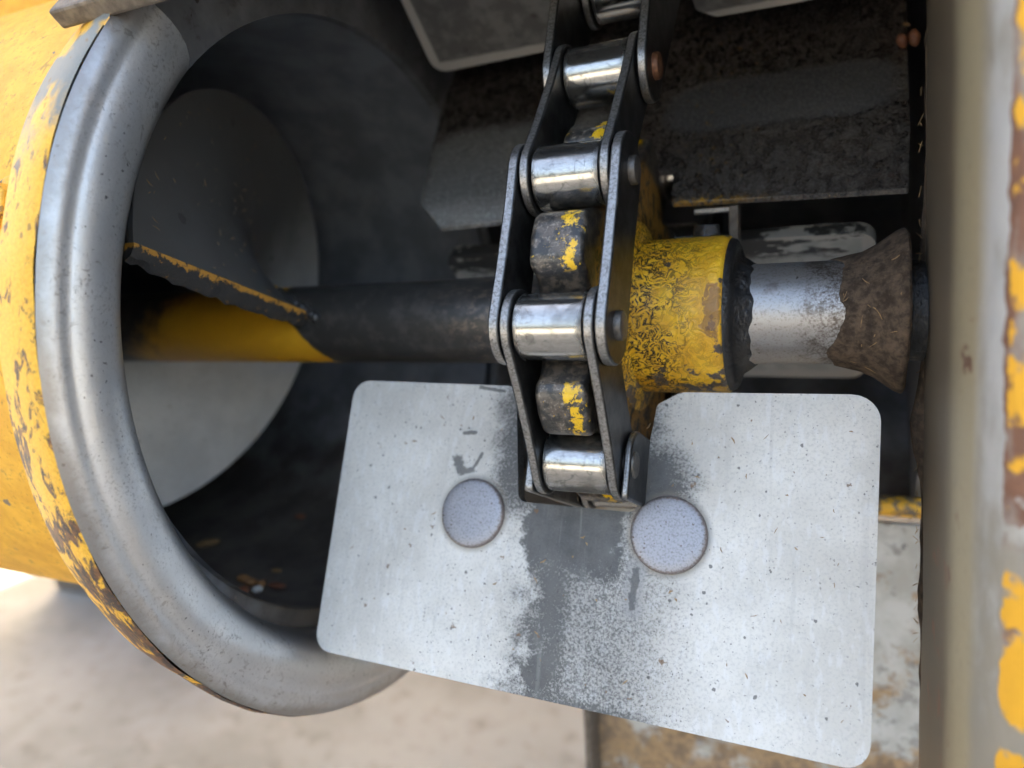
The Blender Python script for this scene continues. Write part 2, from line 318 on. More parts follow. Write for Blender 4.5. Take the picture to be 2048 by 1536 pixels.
def f_mud():
    v = oc(); n1 = noise(v, 0.35, 7, 0.7); fine = noise(v, 1.6, 5, 0.7)
    c = cmix(ss(0.35, 0.68, n1), (0.04, 0.027, 0.018), (0.125, 0.088, 0.058)); c = cmix(ss(0.6, 0.72, fine) * 0.5, c, (0.20, 0.145, 0.09))
    return dict(base=c, rough=0.85, spec=0.25, bump=n1 + fine * 0.7, bd=0.6)
def f_grease():
    v = oc(); n1 = noise(v, 0.7, 5, 0.6)
    return dict(base=cmix(n1, (0.008, 0.008, 0.009), (0.03, 0.027, 0.024)), rough=0.22, spec=0.7, bump=n1, bd=0.8)
def f_post():
    v = oc(); x, y, z = sep(v); mid = noise(vscale(v, (1, 1, 0.4)), 0.06, 5, 0.6); fine = noise(v, 0.5, 6, 0.7)
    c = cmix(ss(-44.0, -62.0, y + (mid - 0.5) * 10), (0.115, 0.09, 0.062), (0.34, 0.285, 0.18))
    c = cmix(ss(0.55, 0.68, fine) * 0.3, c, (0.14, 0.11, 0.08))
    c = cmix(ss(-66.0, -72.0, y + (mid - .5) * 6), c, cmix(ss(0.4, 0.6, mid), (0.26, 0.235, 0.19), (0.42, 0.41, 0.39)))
    xl = x + z * 0.02; pn = (noise(v, 0.06, 4, 0.6) - 0.5) * 1.5 + 0.5
    pt = ss(0.46, 0.54, pn + ss(92.0, 93.4, xl) * 0.42 - 0.50 + ss(30, -60, z) * 0.17)
    rust = cmix(noise(v, 0.2, 4), (0.10, 0.05, 0.035), (0.24, 0.11, 0.06))
    c = cmix(ss(0.40, 0.46, pn + ss(92.0, 93.4, xl) * 0.42 - 0.34 + ss(30, -60, z) * 0.1) * ss(0.42, 0.56, mid), c, rust)
    c = cmix(pt, c, (0.70, 0.36, 0.02)); c = cmix(spots(warp(v, .3, 4), 0.06, 0.12, 0.5) * 0.7, c, (0.07, 0.06, 0.055))
    return dict(base=c, metal=0.25, rough=0.5, bump=fine + mid, bd=0.2)
def f_door():
    v = oc(); x, y, z = sep(v); mid = noise(v, 0.05, 5, 0.62); n2 = noise(v, 0.13, 5, 0.65)
    c = cmix(ss(0.35, 0.65, mid), (0.36, 0.34, 0.29), (0.50, 0.485, 0.44))
    rust = ss(0.45, 0.58, noise(v, 0.06, 5, 0.65) + ss(-160, -225, z) * 0.14 - 0.06 + ss(-20, -50, x) * 0.08)
    c = cmix(rust * 0.85, c, cmix(ss(0.4, 0.6, n2), (0.16, 0.085, 0.03), (0.38, 0.22, 0.08)))
    c = cmix(spots(warp(v, .2, 7), 0.085, 0.34, 0.5, 0.5) * 0.8, c, (0.09, 0.09, 0.085))
    c = cmix(ss(0.56, 0.64, n2) * 0.5, c, (0.12, 0.10, 0.08))
    return dict(base=c, rough=0.65, bump=mid + n2, bd=0.4)
def f_lip():
    v = oc(); n1 = noise(v, 0.2, 5, 0.65)
    return dict(base=cmix(ss(0.46, 0.54, n1), (0.16, 0.12, 0.08), (0.68, 0.36, 0.03)), rough=0.35, metal=0.2, bump=n1, bd=0.3)
def f_ground():
    v = oc(); a = noise(v, 0.004, 6, 0.6); b = noise(v, 0.03, 6, 0.65); s = spots(warp(v, 0.05, 10), 0.03, 0.25, 0.4)
    c = cmix(ss(0.35, 0.65, a), (0.215, 0.21, 0.185), (0.295, 0.29, 0.262)); c = cmix(ss(0.5, 0.7, b) * 0.5, c, (0.12, 0.10, 0.08)); c = cmix(s * 0.4, c, (0.33, 0.31, 0.27))
    return dict(base=c, rough=0.9, bump=b, bd=1.5)
def plain(c, rough=0.6, var=0.4, sc_=1.0, metal=0.0):
    def f():
        v = oc(); n = noise(v, sc_, 5, 0.65)
        return dict(base=cmix(ss(0.3, 0.7, n), tuple(k * (1 - var) for k in c), c), rough=rough, metal=metal, bump=n, bd=0.15)
    return f

MT = {k: mat(k, f) for k, f in dict(paddle=f_paddle, paddle_shade=lambda: f_paddle_shade_smear(False), paddle_smeared=lambda: f_paddle_shade_smear(True), galvanised=f_galv, rivet=f_rivet, yellow_tube=yellow(0.2, 0.8), rim_edge=f_rimedge, hub=f_hub, sprocket=f_sprocket, roller=f_roller,
      link_plate=f_plate, shaft=f_shaft, flight=f_flight, flight_edge=f_flightedge, wall=f_wall, tube_inside=f_tubein, divider=f_divider, mud=f_mud, grease=f_grease, post=f_post, door=f_door,
      lip=f_lip, ground=f_ground, bracket=plain((0.20, 0.16, 0.12), 0.6, 0.6, 0.3, 0.2), straw=plain((0.34, 0.21, 0.09), 0.7, 0.5, 0.8), grain=plain((0.42, 0.20, 0.07), 0.5, 0.55, 0.5),
      red_grain=plain((0.26, 0.10, 0.05), 0.5, 0.5, 0.6), white_grain=plain((0.62, 0.60, 0.55), 0.5, 0.3), shade_box=plain((0.55, 0.28, 0.03), 0.5, 0.2, 0.01), pin=plain((0.16, 0.14, 0.12), 0.38, 0.5, 0.8, 0.7), rusty_pin=plain((0.20, 0.085, 0.04), 0.5, 0.6, 0.8, 0.4)).items()}

# ------------------------------------------------------------------ mesh helpers (all lengths in mm)
def link(name, bm, m, parent=None, smooth=True, bevel=0.0, seg=2, angle=35):
    bmesh.ops.recalc_face_normals(bm, faces=bm.faces)
    me = bpy.data.meshes.new(name); 
    for vtx in bm.verts: vtx.co *= MM
    bm.to_mesh(me); bm.free()
    return link_mesh(name, me, m, parent, smooth, bevel, seg, angle)
def link_mesh(name, me, m, parent=None, smooth=True, bevel=0.0, seg=2, angle=35):
    o = bpy.data.objects.new(name, me); COL.objects.link(o)
    if m is not None and not me.materials: me.materials.append(MT[m])
    if smooth:
        me.shade_smooth()
        try: me.set_sharp_from_angle(angle=math.radians(angle))
        except Exception: pass
    if bevel:
        b = o.modifiers.new('bevel', 'BEVEL'); b.width = bevel * MM; b.segments = seg; b.limit_method = 'ANGLE'; b.angle_limit = math.radians(40); b.harden_normals = False
    if parent: adopt(o, parent)
    return o
def adopt(o, parent):
    o.parent = parent; o.matrix_parent_inverse = world_of(parent).inverted()
def world_of(o):
    m = o.matrix_basis.copy()
    if o.parent: m = world_of(o.parent) @ o.matrix_parent_inverse @ m
    return m
def tag(o, label=None, cat=None, group=None, kind=None):
    if label: o['label'] = label
    if cat: o['category'] = cat
    if group: o['group'] = group
    if kind: o['kind'] = kind
    return o
def thing(name, loc, label, cat, group=None):
    o = bpy.data.objects.new(name, None); COL.objects.link(o); o.location = Vector(loc) * MM; o.empty_display_size = 0.02
    return tag(o, label, cat, group)
def box(bm, x0, x1, y0, y1, z0, z1, M=None):
    vs_ = [bm.verts.new((x, y, z)) for x in (x0, x1) for y in (y0, y1) for z in (z0, z1)]
    for f in ((0, 1, 3, 2), (4, 6, 7, 5), (0, 4, 5, 1), (2, 3, 7, 6), (0, 2, 6, 4), (1, 5, 7, 3)): bm.faces.new([vs_[i] for i in f])
    if M: bmesh.ops.transform(bm, matrix=M, verts=vs_)
    return vs_
def prism(bm, outline, e0, e1, fn):
    """closed outline [(a,b)], extruded from e0 to e1; fn(a,b,e) -> xyz"""
    A = [bm.verts.new(fn(a, b, e0)) for a, b in outline]; B = [bm.verts.new(fn(a, b, e1)) for a, b in outline]; n = len(outline)
    bm.faces.new(A); bm.faces.new(list(reversed(B)))
    for i in range(n): bm.faces.new((A[i], B[i], B[(i + 1) % n], A[(i + 1) % n]))
    bm.normal_update()
def lathe(bm, prof, ang0, ang1, n, cy=0.0, cz=0.0, closed=False, jit=None):
    """profile [(x, r)] turned about the X axis through (cy, cz); angle from forward (-Y) towards up"""
    full = abs(ang1 - ang0 - 360) < 1e-6; rows = []
    for i in range(n if full else n + 1):
        a = math.radians(ang0 + (ang1 - ang0) * i / n)
        rows.append([bm.verts.new((x, cy - r * math.cos(a), cz + r * math.sin(a))) for x, r in (jit(prof, a) if jit else prof)])
    m = len(rows); k = len(prof)
    for i in range(m if full else m - 1):
        p, q = rows[i], rows[(i + 1) % m]
        for j in range(k if closed else k - 1):
            f = (p[j], p[(j + 1) % k], q[(j + 1) % k], q[j])
            bm.faces.new(f)
    if closed and not full: bm.faces.new(rows[0]); bm.faces.new(list(reversed(rows[-1])))
    return rows
def capped(bm, rows_prof, n, **kw):
    rows = lathe(bm, rows_prof, 0, 360, n, **kw)
    bm.faces.new([r[0] for r in rows]); bm.faces.new([r[-1] for r in reversed(rows)])
def arcpts(cx, cy, r, a0, a1, n):
    return [(cx + r * math.cos(math.radians(a0 + (a1 - a0) * i / n)), cy + r * math.sin(math.radians(a0 + (a1 - a0) * i / n))) for i in range(n + 1)]

def rounded(poly):
    """poly of (x, y, radius) -> outline with rounded corners"""
    o = []; n = len(poly)
    for i in range(n):
        p = Vector(poly[i][:2]); r = poly[i][2]; a = Vector(poly[i - 1][:2]); b = Vector(poly[(i + 1) % n][:2])
        if r <= 0: o.append(tuple(p)); continue
        da, db = (a - p).normalized(), (b - p).normalized(); ang = da.angle(db); t = r / math.tan(ang / 2)
        c = p + (da + db).normalized() * (r / math.sin(ang / 2)); s0 = p + da * t; s1 = p + db * t
        a0 = math.atan2(*(s0 - c).yx); a1 = math.atan2(*(s1 - c).yx)
        while a1 - a0 > math.pi: a1 -= 2 * math.pi
        while a1 - a0 < -math.pi: a1 += 2 * math.pi
        for k in range(7): o.append((c.x + r * math.cos(a0 + (a1 - a0) * k / 6), c.y + r * math.sin(a0 + (a1 - a0) * k / 6)))
    return o
EL = math.radians(47.5)
U = Vector((0, math.cos(EL), math.sin(EL))); NR = Vector((0, -math.sin(EL), math.cos(EL)))     # along the elevator leg / outwards from it
HC = Vector((0, 13, -4))                                                                       # axis of the round boot housing
def leg(x, s, q): return Vector((x, 0, 0)) + U * s + NR * q

# ------------------------------------------------------------------ ground
bm = bmesh.new()
G = 60000.0
for a in range(1): 
    vs_ = [bm.verts.new(p) for p in ((-G, -G, -600), (G, -G, -600), (G, G, -600), (-G, G, -600))]; bm.faces.new(vs_)
tag(link('ground', bm, 'ground', smooth=False), kind='structure')

# ------------------------------------------------------------------ boot housing of the elevator
H = thing('elevator_boot_housing', (0, 13, -140), 'worn yellow and silver sheet metal housing with round rim around the open elevator', 'machine housing')
# left rim: rounded silver pressing around the auger hole, front and bottom
RC = dict(cy=HC.y, cz=HC.z)
prof = [(-106, 111.0), (-101, 110.8), (-97, 111.6), (-93.2, 113.2), (-90.0, 116.0), (-88.0, 119.5), (-87.2, 123.0), (-87.3, 126.5), (-88.0, 129.0), (-88.5, 130.2), (-88.2, 131.4), (-88.9, 134.0), (-90.3, 136.0)]
def rim_jit(pf, a):
    k = 0.8 * mnoise.noise(Vector((math.cos(a) * 3, math.sin(a) * 3, 0.3))); return [(x + k * 0.6, r + k * (0.4 if i < len(pf) - 1 else 1.2)) for i, (x, r) in enumerate(pf)]
bm = bmesh.new(); lathe(bm, prof, -137, 44, 140, jit=rim_jit, **RC)
rim = link('rim', bm, 'galvanised', H, angle=80); tag(rim, 'rounded silver rim around the auger opening')
bm = bmesh.new()
def edge_jit(pf, a):
    k = 0.7 * mnoise.noise(Vector((math.cos(a) * 9, math.sin(a) * 9, 1.3))); return [(x, r + k) for x, r in pf]
lathe(bm, [(-90.2, 136.1), (-92, 136.6), (-99, 135.4), (-107.5, 133.4), (-108.5, 132.0), (-108.5, 120)], -137, 44, 180, jit=edge_jit, **RC)
tag(link('rim_edge', bm, 'rim_edge', rim, angle=50), 'chipped yellow and rusty outer edge of the rim')
# auger tube outside and inside
bm = bmesh.new(); lathe(bm, [(-107, 120.0), (-500, 120.0)], 0, 360, 128, cy=13, cz=8); link('auger_tube', bm, 'yellow_tube', H)
bm = bmesh.new(); r_ = lathe(bm, [(-103, 109.0), (-500, 109.0)], 0, 360, 96, cy=13, cz=1); bm.faces.new([q[-1] for q in r_]); link('tube_lining', bm, 'tube_inside', H)
bm = bmesh.new(); ra = lathe(bm, [(-106.5, 108.9)], 0, 360, 96, cy=13, cz=1); rb = lathe(bm, [(-106.5, 124.0)], 0, 360, 96, cy=13, cz=-4)
for i in range(96): bm.faces.new((ra[i][0], ra[(i + 1) % 96][0], rb[(i + 1) % 96][0], rb[i][0]))
lathe(bm, [(-101.5, 123.4), (-107.0, 123.4)], 0, 360, 96, cy=13, cz=-4)
link('tube_collar', bm, 'tube_inside', H)
bm = bmesh.new(); box(bm, -600, -112, 0, 4, 131, 420); link('side_panel', bm, 'yellow_tube', H, smooth=False, bevel=1.0)
bd_ = Vector((0, -math.cos(math.radians(15)), math.sin(math.radians(15)))); bp = Vector((-121, 13, 8)) + bd_ * 120.5
bm = bmesh.new(); Mb = Matrix.Translation(bp) @ bd_.to_track_quat('Z', 'Y').to_matrix().to_4x4()
bmesh.ops.create_cone(bm, cap_ends=True, segments=24, radius1=9, radius2=8.6, depth=2.0, matrix=Mb); bmesh.ops.create_cone(bm, cap_ends=True, segments=6, radius1=6, radius2=5.6, depth=4.5, matrix=Mb @ Matrix.Translation((0, 0, 3.0)))
tag(link('bolt', bm, 'rim_edge', H, bevel=0.5), 'rusty bolt on the yellow tube')
# side walls with round holes
def side_wall(x, hole, name, thick):
    bm = bmesh.new(); n = 60; rows = []
    for i in range(n + 1):
        a = math.radians(43 + 180 * i / n); d = Vector((0, -math.cos(a), math.sin(a))); du, dn = d.dot(U), d.dot(NR)
        ts = [134.5 / abs(dn) if abs(dn) > 1e-4 else 1e9, (620 / du) if du > 1e-4 else 1e9]
        t = max(min(ts), hole + 6)
        if i in (0, n): t = 134.5
        row = []
        for k in range(9):
            rr = hole + (t - hole) * (k / 8) ** 2; row.append(HC + d * rr)
        rows.append(row)
    F = [[bm.verts.new((x, p.y, p.z)) for p in row] for row in rows]; B = [[bm.verts.new((x - thick, p.y, p.z)) for p in row] for row in rows]
    for S in (F, B):
        for i in range(n):
            for k in range(8): bm.faces.new((S[i][k], S[i + 1][k], S[i + 1][k + 1], S[i][k + 1]))
    for i in range(n):
        bm.faces.new((F[i][0], F[i + 1][0], B[i + 1][0], B[i][0])); bm.faces.new((F[i][8], F[i + 1][8], B[i + 1][8], B[i][8]))
    return link(name, bm, 'wall', H, smooth=False)
side_wall(-98.0, 111.0, 'side_wall', 4.0)
bm = bmesh.new()   # closed wall on the bearing side
box(bm, 93, 97, 1, 620, -139, 139, Matrix(((1, 0, 0, 0), (0, U.y, NR.y, HC.y), (0, U.z, NR.z, HC.z), (0, 0, 0, 1))).to_4x4())
link('side_wall', bm, 'wall', H, smooth=False)
bm = bmesh.new(); capped(bm, [(90, 52), (92.8, 52)], 72); link('bearing_plate', bm, 'tube_inside', H)
# covers of the elevator leg and its closed top
LM = Matrix(((1, 0, 0, 0), (0, U.y, NR.y, HC.y), (0, U.z, NR.z, HC.z), (0, 0, 0, 1))).to_4x4()
bm = bmesh.new(); box(bm, -108, 104, 26, 640, 134.8, 140.2, LM); link('front_cover', bm, 'bracket', H, smooth=False, bevel=0.8)
bm = bmesh.new(); box(bm, -108, -70, -8, 25.5, 135.0, 140.0, LM); link('cover_tab', bm, 'bracket', H, smooth=False, bevel=0.8)
bm = bmesh.new(); box(bm, -106, 104, 4, 640, -139.6, -134.8, LM); link('back_cover', bm, 'tube_inside', H, smooth=False, bevel=0.8)
bm = bmesh.new(); box(bm, -110, 108, 640.2, 645, -142, 142, LM); link('top_cover', bm, 'wall', H, smooth=False)
bm = bmesh.new(); rows = []
for a in range(0, 360, 20): rows.append([bm.verts.new((xx, 100 + 5 * math.cos(math.radians(a)), -88 + 4.2 * math.sin(math.radians(a)))) for xx in (-104, 100)])
for i in range(len(rows)): bm.faces.new((rows[i][0], rows[i][1], rows[(i + 1) % len(rows)][1], rows[(i + 1) % len(rows)][0]))
link('back_lip', bm, 'lip', H)
bm = bmesh.new(); box(bm, -104, -52, 103, 106, -128, -92); link('dark_backing', bm, 'tube_inside', H, smooth=False, bevel=0.6)  # added dark plate, hides the bright ground behind the paddle notch
# divider sheet between the two chain runs, notched for the chain
out = [(-74.6, 43.6), (-30, 44.6), (-27, 62), (12, 62), (13.5, 46.0), (83.6, 43.6), (84.6, 70), (85.5, 330), (-104, 330), (-101, 150), (-93.8, 89.5), (-88.4, 58)]
bm = bmesh.new(); prism(bm, out, 0.0, 2.2, lambda a, b, e: leg(a, b, 2.0 - e)); bmesh.ops.triangulate(bm, faces=[f for f in bm.faces if len(f.verts) > 4]); dv = link('divider_plate', bm, 'divider', H, smooth=False, bevel=0.5)
bm = bmesh.new(); box(bm, 32, 35, 30, 36, 14, 33); link('bracket', bm, 'bracket', H, smooth=False, bevel=0.4)
bm = bmesh.new(); box(bm, 20, 32, 34, 37, 31, 33); link('bracket', bm, 'link_plate', H, smooth=False, bevel=0.4)
# right door post, close to the lens
pp = [(95, 10), (88.4, 8), (86.6, 4), (86.2, -4), (86.4, -25), (86.8, -43), (87.4, -55), (88.3, -63), (89.6, -69), (91.4, -73.5), (94, -77), (98, -79.5), (108, -81), (130, -82), (130, -60), (100, -40), (97, 10)]
bm = bmesh.new(); nz = 40; R_ = []
for i in range(nz + 1):
    z = -260 + 520 * i / nz; k = 0.35 * mnoise.noise(Vector((0.02 * z, 3.1, 0)))
    R_.append([bm.verts.new((x + k + -0.020 * z, y, z)) for x, y in pp])
for i in range(nz):
    for j in range(len(pp)): bm.faces.new((R_[i][j], R_[i][(j + 1) % len(pp)], R_[i + 1][(j + 1) % len(pp)], R_[i + 1][j]))
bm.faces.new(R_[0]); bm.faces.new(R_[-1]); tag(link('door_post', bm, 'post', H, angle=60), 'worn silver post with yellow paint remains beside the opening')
# unseen box standing for the rest of the machine, added to block the sun
bm = bmesh.new(); box(bm, -2790, 1300, 560, 5200, 480, 2600); link('machine_shade_box', bm, 'shade_box', H, smooth=False, bevel=20)

# ------------------------------------------------------------------ auger shaft with sprocket
A = thing('auger_shaft', (0, 0, 0), 'dark steel shaft with auger flight on the left and yellow sprocket hub', 'auger')
bm = bmesh.new()
capped(bm, [(-495, 14.4)] + [(-480 + 20 * i, 14.4) for i in range(19)] + [(-100 + 5 * i, 14.4) for i in range(1, 36)] + [(81, 14.4)], 48)
link('shaft', bm, 'shaft', A, angle=60)
# helical flight: starts towards the viewer and turns away over the top
RA, PA, X0 = 86.6, 177.4, -97.5
bm = bmesh.new(); n = 150; th = 2.2
def hel(ph, r, dx): return (X0 - PA * ph / 360 + dx, -r * math.cos(math.radians(ph)), r * math.sin(math.radians(ph)))
radii = [13.5, 15.5, 18, 24, 32, 42, 54, 66, 78, RA]
Fr, Bk = [], []
for i in range(n + 1):
    ph = 20 + 620 * i / n
    wob = 0.6 * mnoise.noise(Vector((ph * 0.02, 0, 0)))
    Fr.append([bm.verts.new(hel(ph, r, wob * r / RA)) for r in radii]); Bk.append([bm.verts.new(hel(ph, r, wob * r / RA - th)) for r in radii])
for i in range(n):
    for k in range(len(radii) - 1):
        bm.faces.new((Fr[i][k], Fr[i][k + 1], Fr[i + 1][k + 1], Fr[i + 1][k])); bm.faces.new((Bk[i][k], Bk[i + 1][k], Bk[i + 1][k + 1], Bk[i][k + 1]))
    bm.faces.new((Fr[i][-1], Bk[i][-1], Bk[i + 1][-1], Fr[i + 1][-1]))
bm.faces.new([v for v in Fr[-1]] + list(reversed(Bk[-1])))
fl = link('auger_flight', bm, 'flight', A, angle=40); tag(fl, 'pale grey auger flight with dark leading half')
bm = bmesh.new(); rows = []   # thick chipped cut edge of the flight, widening to the weld at the shaft
for i in range(37):
    t = i / 36; r = 14.0 + (RA - 14.0) * t; h1 = 1.3 + 3.6 * (1 - t) ** 2; 
    j = lambda s: 1.0 * mnoise.noise(Vector((r * 0.25, s, 0)))
    c = Vector(hel(20, r, 0)); tang = Vector((0, math.sin(math.radians(20)), math.cos(math.radians(20))))
    dn = 4.6 + 2.6 * (1 - t) * t * 2 + 1.4 * j(2.0)
    rows.append([bm.verts.new(c + Vector((0.5, 0, 0)) + tang * 0.6), bm.verts.new(c + Vector((0.7 + 0.3 * j(5.), 0, 0)) - tang * (0.4 + 0.3 * j(1.))), bm.verts.new(c + Vector((-0.3, 0, 0)) - tang * dn * 0.7), bm.verts.new(c + Vector((-2.2, 0, 0)) - tang * dn), bm.verts.new(c + Vector((-3.2, 0, 0)) - tang * 0.4), bm.verts.new(c + Vector((-3.0, 0, 0)) + tang * 0.6)])
for i in range(36):
    for k in range(6): bm.faces.new((rows[i][k], rows[i][(k + 1) % 6], rows[i + 1][(k + 1) % 6], rows[i + 1][k]))
bm.faces.new(rows[0]); bm.faces.new(rows[-1])
tag(link('flight_edge', bm, 'flight_edge', fl), 'black cut edge of the flight with yellow paint left on it')
bm = bmesh.new()   # weld bead where the flight meets the shaft
for i in range(60):
    ph = 14 + 3.2 * i; p = Vector(hel(ph, 15.0, 1.0)); rr = 2.0 + 0.8 * mnoise.noise(Vector((i * 0.9, 0, 0)))
    bmesh.ops.create_icosphere(bm, subdivisions=2, radius=rr, matrix=Matrix.Translation(p))
link('weld', bm, 'shaft', A)
# sprocket
NT, PITCH = 8, 41.0
RP = PITCH / 2 / math.sin(math.pi / NT); A3 = 2.05
CX = 3.0                                     # chain plane
outl = []
for k in range(NT):
    ca = A3 + k * 45.0                       # roller seat
    cxs, cys = RP * math.cos(math.radians(ca)), RP * math.sin(math.radians(ca))
    for p in arcpts(cxs, cys, 8.75, ca + 180 + 58, ca + 180 - 58, 10)[::1]: outl.append(p)
    for da, rr in ((13.2, 52.5), (14.6, 56.0), (16.4, 57.6), (22.5, 58.2), (28.6, 57.6), (30.4, 56.0), (31.8, 52.5)):
        a = math.radians(ca + da); outl.append((rr * math.cos(a), rr * math.sin(a)))
bm = bmesh.new(); prism(bm, outl, -7.0, 7.0, lambda a, b, e: (e + CX, -a, b + 0.8)); link('sprocket', bm, 'sprocket', A, bevel=1.9, seg=3, angle=50)
bm = bmesh.new()
capped(bm, [(9.5, 30), (10.4, 28), (11.5, 24.5), (12, 23.2), (20, 23.1), (28, 23.1), (35.5, 23.1), (36.6, 22.9), (37.4, 22.2)], 80)
link('hub', bm, 'hub', A, angle=50)
bm = bmesh.new()
def gj(pf, a): 
    k = 0.5 * math.sin(3 * a + 1) + 0.35 * math.sin(7 * a) + 0.25 * math.sin(16 * a + 2); return [(x + (k * 0.9 if i in (3, 4, 5) else 0), r + (k * 0.6 if 1 < i < 5 else 0)) for i, (x, r) in enumerate(pf)]
lathe(bm, [(37.0, 22.4), (38.6, 21.8), (39.3, 19.8), (39.4, 17.2), (41.6, 15.6), (44.0, 14.2)], 0, 360, 96, jit=gj); link('grease_collar', bm, 'grease', A, angle=80)
bm = bmesh.new(); bmesh.ops.create_cone(bm, cap_ends=True, segments=6, radius1=4.4, radius2=4.0, depth=4.0, matrix=Matrix.Translation((29.5, 3.0, 24.6))); link('set_screw', bm, 'grease', A, bevel=0.6)
bm = bmesh.new(); capped(bm, [(80.5, 13.5), (90.5, 13.5)], 40); link('bearing_sleeve', bm, 'grease', A)
bm = bmesh.new()   # cone of caked mud at the bearing end
def mj(pf, a):
    k2 = mnoise.noise(Vector((math.cos(a) * 6, math.sin(a) * 6, 9.0))); o = []
    k1 = 0.55 * math.sin(2 * a + 0.6) + 0.35 * math.sin(5 * a + 2.0) + 0.1 * math.sin(11 * a + 0.4) + 0.15 * mnoise.noise(Vector((math.cos(a) * 14, math.sin(a) * 14, 2.0)))
    for i, (x, r) in enumerate(pf):
        t = i / (len(pf) - 1); k3 = mnoise.noise(Vector((x * 0.3, math.cos(a) * 5, math.sin(a) * 5)))
        o.append((x + k1 * 3.2 * (1 - t) ** 1.2, r + ((k3 * 0.5 + k2 * 0.7 * t) + (0.9 * t * k1) if i > 2 else 0.0)))
    return o
lathe(bm, [(65.2, 13.6), (65.4, 14.7), (66.2, 15.0), (69, 15.6), (72, 16.6), (75, 18.2), (77.6, 20.0), (79.6, 21.6), (81.2, 22.2), (82.0, 21.2), (82.2, 14)], 0, 360, 200, jit=mj)
tag(link('mud_collar', bm, 'mud', A, angle=80), 'flared collar of dried brown mud')

# ------------------------------------------------------------------ roller chain
CH = thing('roller_chain', (0, -54, 4), 'steel roller chain wrapped around the sprocket in the middle', 'chain')
def sprk(i):
    a = math.radians(A3 - (i - 3) * 45); return Vector((CX, -RP * math.cos(a), 0.8 + RP * math.sin(a)))
P = {i: sprk(i) for i in range(2, 7)}
for i in range(1, -7, -1): P[i] = P[i + 1] + U * PITCH
for i in range(7, 13): P[i] = P[i - 1] + U * PITCH
bm = bmesh.new(); capped(bm, [(-9.1, 7.0), (-9.05, 8.0), (-8.7, 8.43), (-8.2, 8.43)] + [(-8 + 2 * i, 8.435) for i in range(9)] + [(8.2, 8.43), (8.7, 8.43), (9.05, 8.0), (9.1, 7.0)], 48)
ro = link('roller', bm, 'roller', None, angle=50); roller_me = ro.data; bpy.data.objects.remove(ro)
bm = bmesh.new(); capped(bm, [(-16.0, 3.0), (-15.6, 3.5), (-14.5, 3.6), (15.0, 3.7), (16.0, 3.7), (16.6, 3.4), (16.9, 2.4)], 28)
pn = link('pin', bm, 'pin', None); pin_me = pn.data; bpy.data.objects.remove(pn)
def plate_mesh(name, h, x0, x1):
    out = arcpts(-PITCH / 2, 0, h, 90, 270, 16) + [(-8, -h * 0.93), (8, -h * 0.93)] + arcpts(PITCH / 2, 0, h, -90, 90, 16) + [(8, h * 0.93), (-8, h * 0.93)]
    bm = bmesh.new(); prism(bm, out, x0, x1, lambda a, b, e: (e, a, b)); o = link(name, bm, 'link_plate', None, angle=50, bevel=0.55, seg=2)
    me = o.data; bpy.data.objects.remove(o); return me
PL = {('inner', s): plate_mesh('inner_plate', 9.6, *sorted((s * 9.3, s * 11.9))) for s in (-1, 1)}
PL.update({('outer', s): plate_mesh('outer_plate', 9.6, *sorted((s * 12.2, s * 15.0))) for s in (-1, 1)})
def square_plate(x0, x1):
    out = rounded([(-PITCH / 2 - 4.4, -9.6, 1.6), (PITCH / 2 + 9, -9.6, 5), (PITCH / 2 + 9, 9.6, 5), (-PITCH / 2 - 4.4, 9.6, 8.0)])
    bm = bmesh.new(); prism(bm, out, x0, x1, lambda a, b, e: (e, a, b)); o = link('attachment_plate', bm, 'link_plate', None, angle=50); me = o.data; bpy.data.objects.remove(o); return me
SQ = {s: square_plate(*((-15.2, -12.2) if s < 0 else (12.1, 14.2))) for s in (-1, 1)}
def wing_plate(x0, x1):     # side plate whose outer edge flares out towards the paddle above
    out = arcpts(PITCH / 2, 0, 9.6, -75, 90, 12) + [(-PITCH / 2 - 9, 9.6), (-PITCH / 2 - 12, 2), (-PITCH / 2 - 12, -27)]
    bm = bmesh.new(); prism(bm, out, x0, x1, lambda a, b, e: (e, a, b)); o = link('attachment_plate', bm, 'link_plate', None, angle=50); me = o.data; bpy.data.objects.remove(o); return me
WG = {s: wing_plate(*sorted((s * 12.2, s * 15.0))) for s in (-1, 1)}
def place(name, me, M, parent, bevel=0.0):
    o = bpy.data.objects.new(name, me); COL.objects.link(o); o.matrix_world = M; o.matrix_basis = M; adopt(o, parent)
    if bevel:
        b = o.modifiers.new('bevel', 'BEVEL'); b.width = bevel * MM; b.segments = 2; b.limit_method = 'ANGLE'; b.angle_limit = math.radians(40)
    return o
pin_rust = pin_me.copy(); pin_rust.materials.clear(); pin_rust.materials.append(MT['rusty_pin'])
for i in range(-4, 12):
    rz = Matrix.Rotation(random.uniform(-3, 3), 4, 'X')
    place('roller', roller_me, Matrix.Translation(P[i] * MM) @ rz, CH)
    place('pin', pin_rust if i < 2 else pin_me, Matrix.Translation(P[i] * MM) @ Matrix.Diagonal((0.88 if i in (4, 5) else 1, 1, 1, 1)), CH)
for i in range(-4, 11):
    a, b = P[i], P[i + 1]; d = (b - a).normalized(); kind = 'outer' if i % 2 == 0 else 'inner'
    M = Matrix.Translation((a + b) / 2 * MM) @ Matrix((Vector((1, 0, 0)), d, Vector((1, 0, 0)).cross(d))).transposed().to_4x4()
    for s in (-1, 1):
        if i == 4: place('attachment_plate', SQ[s], M, CH, 0.7)
        elif i == 0: place('attachment_plate', WG[s], M, CH, 0.6)
        else: place(kind + '_plate', PL[(kind, s)], M, CH, 0.55)

